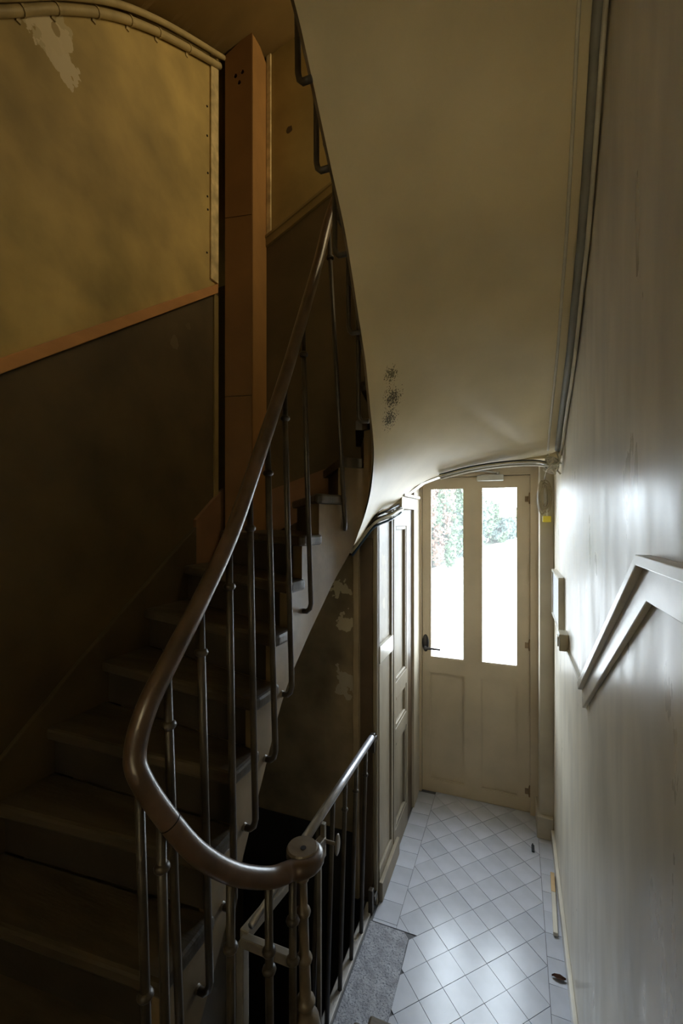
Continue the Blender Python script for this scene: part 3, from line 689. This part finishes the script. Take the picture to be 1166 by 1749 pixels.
# ================================================================= BASEMENT GUARD
gd = thing('basement_guard', 'low guard of dark iron bars with a grey tube rail beside the passage floor', 'railing', (-0.72, 1.9, 0.0))
tb = obj('tube_rail', tube(NB(), [(-0.71, 1.455, 0.945), (-0.71, 2.255, 0.945)], 0.0165, 14), 'alu', gd, smooth=True); tb['label'] = 'grey metal tube slipped over the rail'
obj('flat_rail', tube(NB(), [(-0.71, 1.10, 0.93), (-0.71, 2.30, 0.93)], 0.0105, 8), 'alu', gd, smooth=True)
obj('rail_bracket', box(box(NB(), (-0.722, 2.262, 0.86), (-0.698, 2.285, 0.96)), (-0.716, 2.28, 0.90), (-0.700, YB-0.012, 0.93)), 'iron', gd, bevel=0.003)
obj('floor_bracket', box(box(NB(), (-0.730, 2.255, 0.0), (-0.706, 2.285, 0.13)), (-0.716, 2.285, 0.05), (-0.700, YB-0.012, 0.08)), 'iron', gd, bevel=0.003)
for k in range(5):
    yb = 2.135 - 0.147*k
    o = obj('guard_bar', tube(NB(), [(-0.712, yb+0.03, 0.93), (-0.728, yb, 0.0)], 0.0105, 8), 'iron', gd, smooth=True)
    if k != 3: obj('collar', lathe(NB(), (-0.714, yb+0.026, 0.80), [(0.010, -0.010), (0.0165, 0), (0.010, 0.010)], 10), 'iron', o, smooth=True)
# gate leaf of angle iron folded over the basement steps
gt = thing('basement_gate', 'grey angle iron gate leaf standing over the dark basement steps', 'gate', (-0.70, 1.3, 0.0))
def bar(name, a, b_, wv, hv, m, par):
    a, b_ = Vector(a), Vector(b_); bm = NB(); d = (b_-a).normalized(); s = d.cross(Vector((0, 0, 1))).normalized(); u = s.cross(d)
    vs = [[bm.verts.new(p + s*sx*wv/2 + u*sz*hv/2) for sx, sz in ((-1, -1), (1, -1), (1, 1), (-1, 1))] for p in (a, b_)]
    for k in range(4): bm.faces.new((vs[0][k], vs[0][(k+1) % 4], vs[1][(k+1) % 4], vs[1][k]))
    bm.faces.new(vs[0]); bm.faces.new(vs[1][::-1]); return obj(name, bm, m, par, bevel=0.004)
bar('top_rail', (-0.692, 1.575, 0.865), (-0.752, 1.125, 0.865), 0.030, 0.030, 'gate', gt)
bar('return_rail', (-0.752, 1.118, 0.860), (-0.58, 1.118, 0.860), 0.026, 0.030, 'gate', gt)
obj('upright', B((-0.766, 1.105, 0.0), (-0.740, 1.131, 0.85)), 'gate', gt, bevel=0.004)
obj('upright', B((-0.772, 1.150, 0.0), (-0.758, 1.164, 0.85)), 'gate', gt, bevel=0.002)
obj('upright', B((-0.706, 1.545, 0.0), (-0.690, 1.561, 0.86)), 'gate', gt, bevel=0.003)
obj('upright', B((-0.662, 1.112, 0.2), (-0.650, 1.124, 0.85)), 'gate', gt, bevel=0.002)
obj('stile_plate', B((-0.700, 1.565, 0.80), (-0.682, 1.585, 0.93)), 'gate', gt, bevel=0.003)
bo = NB(); tube(bo, [(-0.685, 1.575, 0.862), (-0.635, 1.575, 0.862)], 0.007, 8); lathe(bo, (-0.632, 1.575, 0.862), [(0.008, -0.006), (0.034, -0.003), (0.036, 0.001), (0.030, 0.004), (0.008, 0.006)], 18, 'X')
for v in bo.verts:
    if v.co.x > -0.642: v.co.z = 0.862 + (v.co.z-0.862)*1.15; v.co.y = 1.575 + (v.co.y-1.575)*0.62
obj('bolt_knob', bo, 'knob', gt, smooth=True)

# ================================================================= DUCT CASING IN THE CORNER
dc = thing('duct_casing', 'tall brown orange boxed duct in the corner beyond the stairs', 'casing', (-1.45, 2.15, 2.04))
A = Vector((-1.520, 2.092)); Cn = Vector((-1.363, 2.121)); Bk = Vector((-1.405, YB-0.003)); t_ = (Cn-A).normalized(); nI = Vector((-t_.y, t_.x))
top_z = lambda p: 4.66 if p is A else 4.80
def casing_section(z0, z1, zl=None, holes=False):
    bm = NB(); zl = zl or z1
    w_ = (Cn-A).length
    outer = [(0, z0), (w_, z0), (w_, z1), (0, zl)]
    hl = []
    if holes:
        for (u, z) in ((0.062, 4.585), (0.103, 4.600), (0.084, 4.545)):
            hl.append([(u + 0.0105*math.cos(2*math.pi*k/12), z + 0.0125*math.sin(2*math.pi*k/12)) for k in range(12)])
    loops = [outer] + hl
    flat = [p for l in loops for p in l]
    tris = tessellate_polygon([[Vector((p[0], p[1], 0)) for p in l] for l in loops])
    P3 = lambda p, dpt: (A.x + t_.x*p[0] + nI.x*dpt, A.y + t_.y*p[0] + nI.y*dpt, p[1])
    f = [bm.verts.new(P3(p, 0)) for p in flat]; b_ = [bm.verts.new(P3(p, 0.014)) for p in flat]
    for t in tris:
        bm.faces.new([f[i] for i in t]); bm.faces.new([b_[i] for i in t[::-1]])
    s = 0
    for l in loops:
        n = len(l)
        for i in range(n): bm.faces.new((f[s+i], f[s+(i+1) % n], b_[s+(i+1) % n], b_[s+i]))
        s += n
    return bm
obj('front_board', casing_section(2.04, 2.790), 'casing', dc)
obj('front_board', casing_section(2.794, 3.795), 'casing', dc)
obj('front_board', casing_section(3.799, 4.82, 4.71, True), 'casing', dc)['label'] = 'upper board with three vent holes'
sd = NB(); off = t_*-0.014
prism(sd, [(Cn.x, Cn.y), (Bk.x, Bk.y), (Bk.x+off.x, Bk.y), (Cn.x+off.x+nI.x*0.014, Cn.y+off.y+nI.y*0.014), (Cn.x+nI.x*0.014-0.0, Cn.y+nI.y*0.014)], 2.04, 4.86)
obj('side_board', sd, 'casing_lit', dc)
ib = NB(); prism(ib, [(A.x-0.004, A.y+0.02), (A.x+0.02, A.y+0.03), (A.x+0.02, YB-0.01), (XL+0.02, YB-0.01), (XL+0.02, A.y+0.05)], 2.04, 4.70); obj('gap_shade', ib, 'black', dc)  # black block in place of the shade inside the gap and vent holes
cst = tag(obj('corner_strip', B((XL, 2.02, 3.43), (XL+0.012, 2.085, 4.68)), 'strip', bevel=0.002), 'pale chipped strip nailed to the wall left of the boxed duct, above the wooden rail', 'trim')
for z in (3.56, 3.80, 3.87, 4.0, 4.2, 4.36, 4.62):
    obj('nail', lathe(NB(), (XL, 2.0 + random.uniform(-0.006, 0.006), z), [(0.0055, 0.0), (0.005, 0.004), (0.002, 0.005)], 8, 'X'), 'black', cst)
tag(obj('corner_strip', B((XL, 2.05, 2.10), (XL+0.012, 2.085, 3.36)), 'olive_rail', bevel=0.002), 'dark painted strip left of the boxed duct, below the wooden rail', 'trim')
tag(obj('corner_strip', B((-1.402, YB-0.012, 3.80), (-1.372, YB, 4.93)), 'strip', bevel=0.002), 'narrow pale strip along the right side of the boxed duct', 'trim')

# ================================================================= CABLES AND PIPES
def lift(pts, dx, dz): return [(p[0]+dx, p[1], p[2]+dz) for p in pts]
LC = [(XL, 0.60, 3.40), (XL, 0.949, 3.785), (XL, 1.128, 3.985), (XL, 1.351, 4.20), (XL, 1.57, 4.368), (XL, 1.80, 4.516), (XL, 2.085, 4.685)]
for lab, dz, r_, dx in (('ochre painted pipe with clips along the ceiling edge, lower of the pair', -0.028, 0.017, 0.017), ('ochre painted pipe along the ceiling edge, upper of the pair', 0.008, 0.013, 0.045)):
    pts = catmull(lift(LC, dx, dz), 8)
    t = thing('wall_pipe', lab, 'pipe', (XL+dx, 1.351, 4.2+dz), 'pipes along the ceiling edge')
    obj('pipe', tube(NB(), pts, r_, 10), 'conduit', t, smooth=True)
    if dz < 0:
        for i in (10, 16, 22, 28, 34, 41):
            d = (pts[i+1]-pts[i-1]).normalized()
            obj('clip', box(lathe_dir(NB(), pts[i], d, [(r_+0.003, -0.006), (r_+0.003, 0.006)], 12), (XL, pts[i].y-0.008, pts[i].z-0.036), (XL+0.006, pts[i].y+0.008, pts[i].z)), 'conduit', t)
# cable bundle under the soffit above the panelled wall
bund = [(-0.862, YB-0.03, 1.915), (-0.80, YB-0.035, 1.995), (-0.735, YB-0.03, 2.075), (-0.672, 2.42, 2.115), (-0.668, 2.58, 2.140), (-0.668, 2.66, 2.155)]
for j, (dz, dx, r_, m, lab) in enumerate(((0.0, 0.010, 0.010, 'cable_pale', 'thick pale cable, lowest of the bundle under the soffit by the panelled wall'), (0.020, 0.016, 0.008, 'cable_dark', 'black cable above the thick pale one by the panelled wall'),
        (0.034, 0.004, 0.008, 'cable_dark', 'upper black cable tucked against the soffit by the panelled wall'), (-0.012, 0.022, 0.007, 'cable_blue', 'dark blue cable hanging lowest in the bundle by the panelled wall'), (0.016, 0.034, 0.006, 'cable_pale', 'thin pale cable in front of the bundle by the panelled wall'))):
    pts = catmull([(p[0]+dx, p[1]-dx*0.4, p[2]+dz+random.uniform(-0.004, 0.004)) for p in bund], 6)
    o = obj('cable', tube(NB(), pts, r_, 8), m, smooth=True); tag(o, lab, 'cable', 'cables under the soffit by the panelled wall')
# cables across the lintel to the right wall
lin = [(-0.42, YV-0.015, 2.352), (-0.26, YV-0.015, 2.388), (-0.08, YV-0.015, 2.410), (0.09, YV-0.02, 2.412), (0.17, YV-0.04, 2.395), (0.212, YV-0.06, 2.37)]
for dz, dy, r_, m, lab in ((0.0, 0.0, 0.011, 'cable_pale', 'pale cable clipped along the foot of the lintel above the street door'), (0.012, -0.028, 0.010, 'cable_dark', 'black cable sagging in front of the lintel above the street door'), (0.004, -0.055, 0.006, 'cable_pale', 'thin pale cable furthest in front of the lintel above the street door')):
    o = obj('cable', tube(NB(), catmull([(p[0]+0.0, p[1]+dy, p[2]+dz*(1 if i < 4 else 0.3)) for i, p in enumerate(lin)], 6), r_, 8), m, smooth=True); tag(o, lab, 'cable', 'cables along the lintel above the street door')
# cables running up the corner of soffit and right wall
seq = [(2.60, 2.49), (2.378, 2.626), (2.053, 2.792), (1.807, 2.979), (1.676, 3.086), (1.511, 3.297), (1.379, 3.5), (1.25, 3.60)]
for dx, dz, r_, m, lab in ((-0.075, -0.022, 0.0055, 'cable_pale', 'thin white cable climbing the soffit, leftmost of the run by the right wall'), (-0.028, -0.022, 0.015, 'grey_duct', 'grey cable duct in the corner of soffit and right wall'), (-0.012, -0.048, 0.007, 'cable_pale', 'pale cable on the right wall just below the grey duct')):
    o = obj('cable', tube(NB(), catmull([(XR+dx, p[0]-0.012, p[1]+dz) for p in seq], 6), r_, 8), m, smooth=True); tag(o, lab, 'cable', 'cables climbing the corner of the right wall')
kn = NB()
for k in range(5):
    rnd = random.Random(k); c = Vector((0.195, 2.62, 2.40))
    tube(kn, catmull([c + Vector((rnd.uniform(-0.05, 0.035), rnd.uniform(-0.05, 0.05), rnd.uniform(-0.06, 0.06))) for _ in range(6)], 5), 0.0055, 6)
tag(obj('cable_knot', kn, 'cable_pale', smooth=True), 'tangle of pale cables where the runs meet at the right wall corner', 'cable')
co_ = NB()
for k in range(9):
    rnd = random.Random(40+k); rx, rz = rnd.uniform(0.022, 0.040), rnd.uniform(0.07, 0.115); cx, cz = 0.178 + rnd.uniform(-0.018, 0.014), 2.255 + rnd.uniform(-0.02, 0.02)
    pts = [Vector((cx + rx*math.sin(2*math.pi*t/18)*(1 if t < 9 else 0.8), 3.19 + rnd.uniform(-0.004, 0.004) - 0.002*k, cz + rz*math.cos(2*math.pi*t/18))) for t in range(19)]
    tube(co_, pts, 0.0048, 6)
tube(co_, [(0.178, 3.19, 2.36), (0.185, 3.16, 2.41), (0.195, 3.0, 2.44)], 0.005, 6)
tag(obj('cable_coil', co_, mat('beige_coiled_cable', (0.30, 0.25, 0.16), 0.45, 0.2), smooth=True), 'beige cable wound into a hanging coil beside the street door', 'cable')
tg = thing('cable_tag', 'small yellow plastic tag hanging below the coiled cable', 'tag', (0.19, 3.18, 2.08))
obj('tag_body', B((0.165, 3.17, 2.085), (0.215, 3.186, 2.125)), 'yellow', tg, bevel=0.003)
obj('tail', tube(NB(), [(0.192, 3.18, 2.125), (0.190, 3.185, 2.19)], 0.006, 6), 'cable_pale', tg)

# ================================================================= SMALL THINGS ON THE RIGHT WALL AND THE FLOOR
nf = thing('notice_frame', 'thin white framed notice on the right wall near the street door', 'frame', (XR, 2.7, 1.6))
fy0, fy1, fz0, fz1 = 2.56, 3.02, 1.525, 1.80
fbm = NB()
for a, b_ in (((fy0, fz0), (fy0+0.012, fz1)), ((fy1-0.012, fz0), (fy1, fz1)), ((fy0+0.012, fz0), (fy1-0.012, fz0+0.012)), ((fy0+0.012, fz1-0.012), (fy1-0.012, fz1))):
    box(fbm, (XR-0.028, a[0], a[1]), (XR, b_[0], b_[1]))
obj('frame', fbm, 'trim_white', nf)
obj('sheet', B((XR-0.020, fy0+0.012, fz0+0.012), (XR-0.010, fy1-0.012, fz1-0.012)), 'paper', nf)
sw = thing('light_switch', 'small beige switch box on the right wall below the framed notice', 'switch', (XR, 2.38, 1.5))
obj('switch_box', B((XR-0.042, 2.35, 1.475), (XR, 2.45, 1.555)), 'switch', sw, bevel=0.004)
obj('rocker', B((XR-0.048, 2.372, 1.492), (XR-0.041, 2.428, 1.538)), 'switch', sw, bevel=0.002)
obj('conduit', box(NB(), (XR-0.012, 0, -0.006), (XR, 0.62, 0.006), Matrix.Translation((0, 2.36, 1.485)) @ Matrix.Rotation(R(180), 4, 'Z') @ Matrix.Translation((-2*XR, 0, 0)) @ Matrix.Rotation(0, 4, 'X')) if False else prism3(NB(), [(XR, 2.37, 1.487), (XR, 1.83, 1.500), (XR, 1.83, 1.488), (XR, 2.37, 1.475)], (-0.012, 0, 0)), 'switch', sw)
wo = thing('wood_offcut', 'narrow pale wood offcut lying against the right skirting', 'wood', (0.20, 2.7, 0))
obj('batten', box(NB(), (-0.011, -0.22, 0.0), (0.011, 0.05, 0.02), Matrix.Translation((0.196, 2.70, 0.001)) @ Matrix.Rotation(R(-2), 4, 'Z')), 'trim_white', wo, bevel=0.002)
obj('raw_end', box(NB(), (-0.011, 0.051, 0.0), (0.011, 0.20, 0.02), Matrix.Translation((0.196, 2.70, 0.001)) @ Matrix.Rotation(R(-2), 4, 'Z')), 'offcut', wo, bevel=0.002)
lfm = NB()
grid(lfm, [[(0.155+0.012*t, 2.258 + 0.014*s*math.sin(math.pi*(t+0.3)/5.6), 0.003 + 0.006*abs(s) + 0.002*(t % 2)) for t in range(6)] for s in (-1, 0, 1)])
bmesh.ops.solidify(lfm, geom=lfm.faces[:], thickness=0.001)
tag(obj('dry_leaf', lfm, 'leaf_dry'), 'small curled brown leaf on the border tiles by the right wall', 'leaf')
bk = NB(); box(bk, (0.095, 3.055, 0.0005), (0.113, 3.115, 0.012)); box(bk, (0.099, 3.115, 0.0005), (0.108, 3.135, 0.007))
tag(obj('door_wedge', bk, 'cable_dark', bevel=0.003), 'small black scrap on the tiles in front of the pilaster', 'scrap')
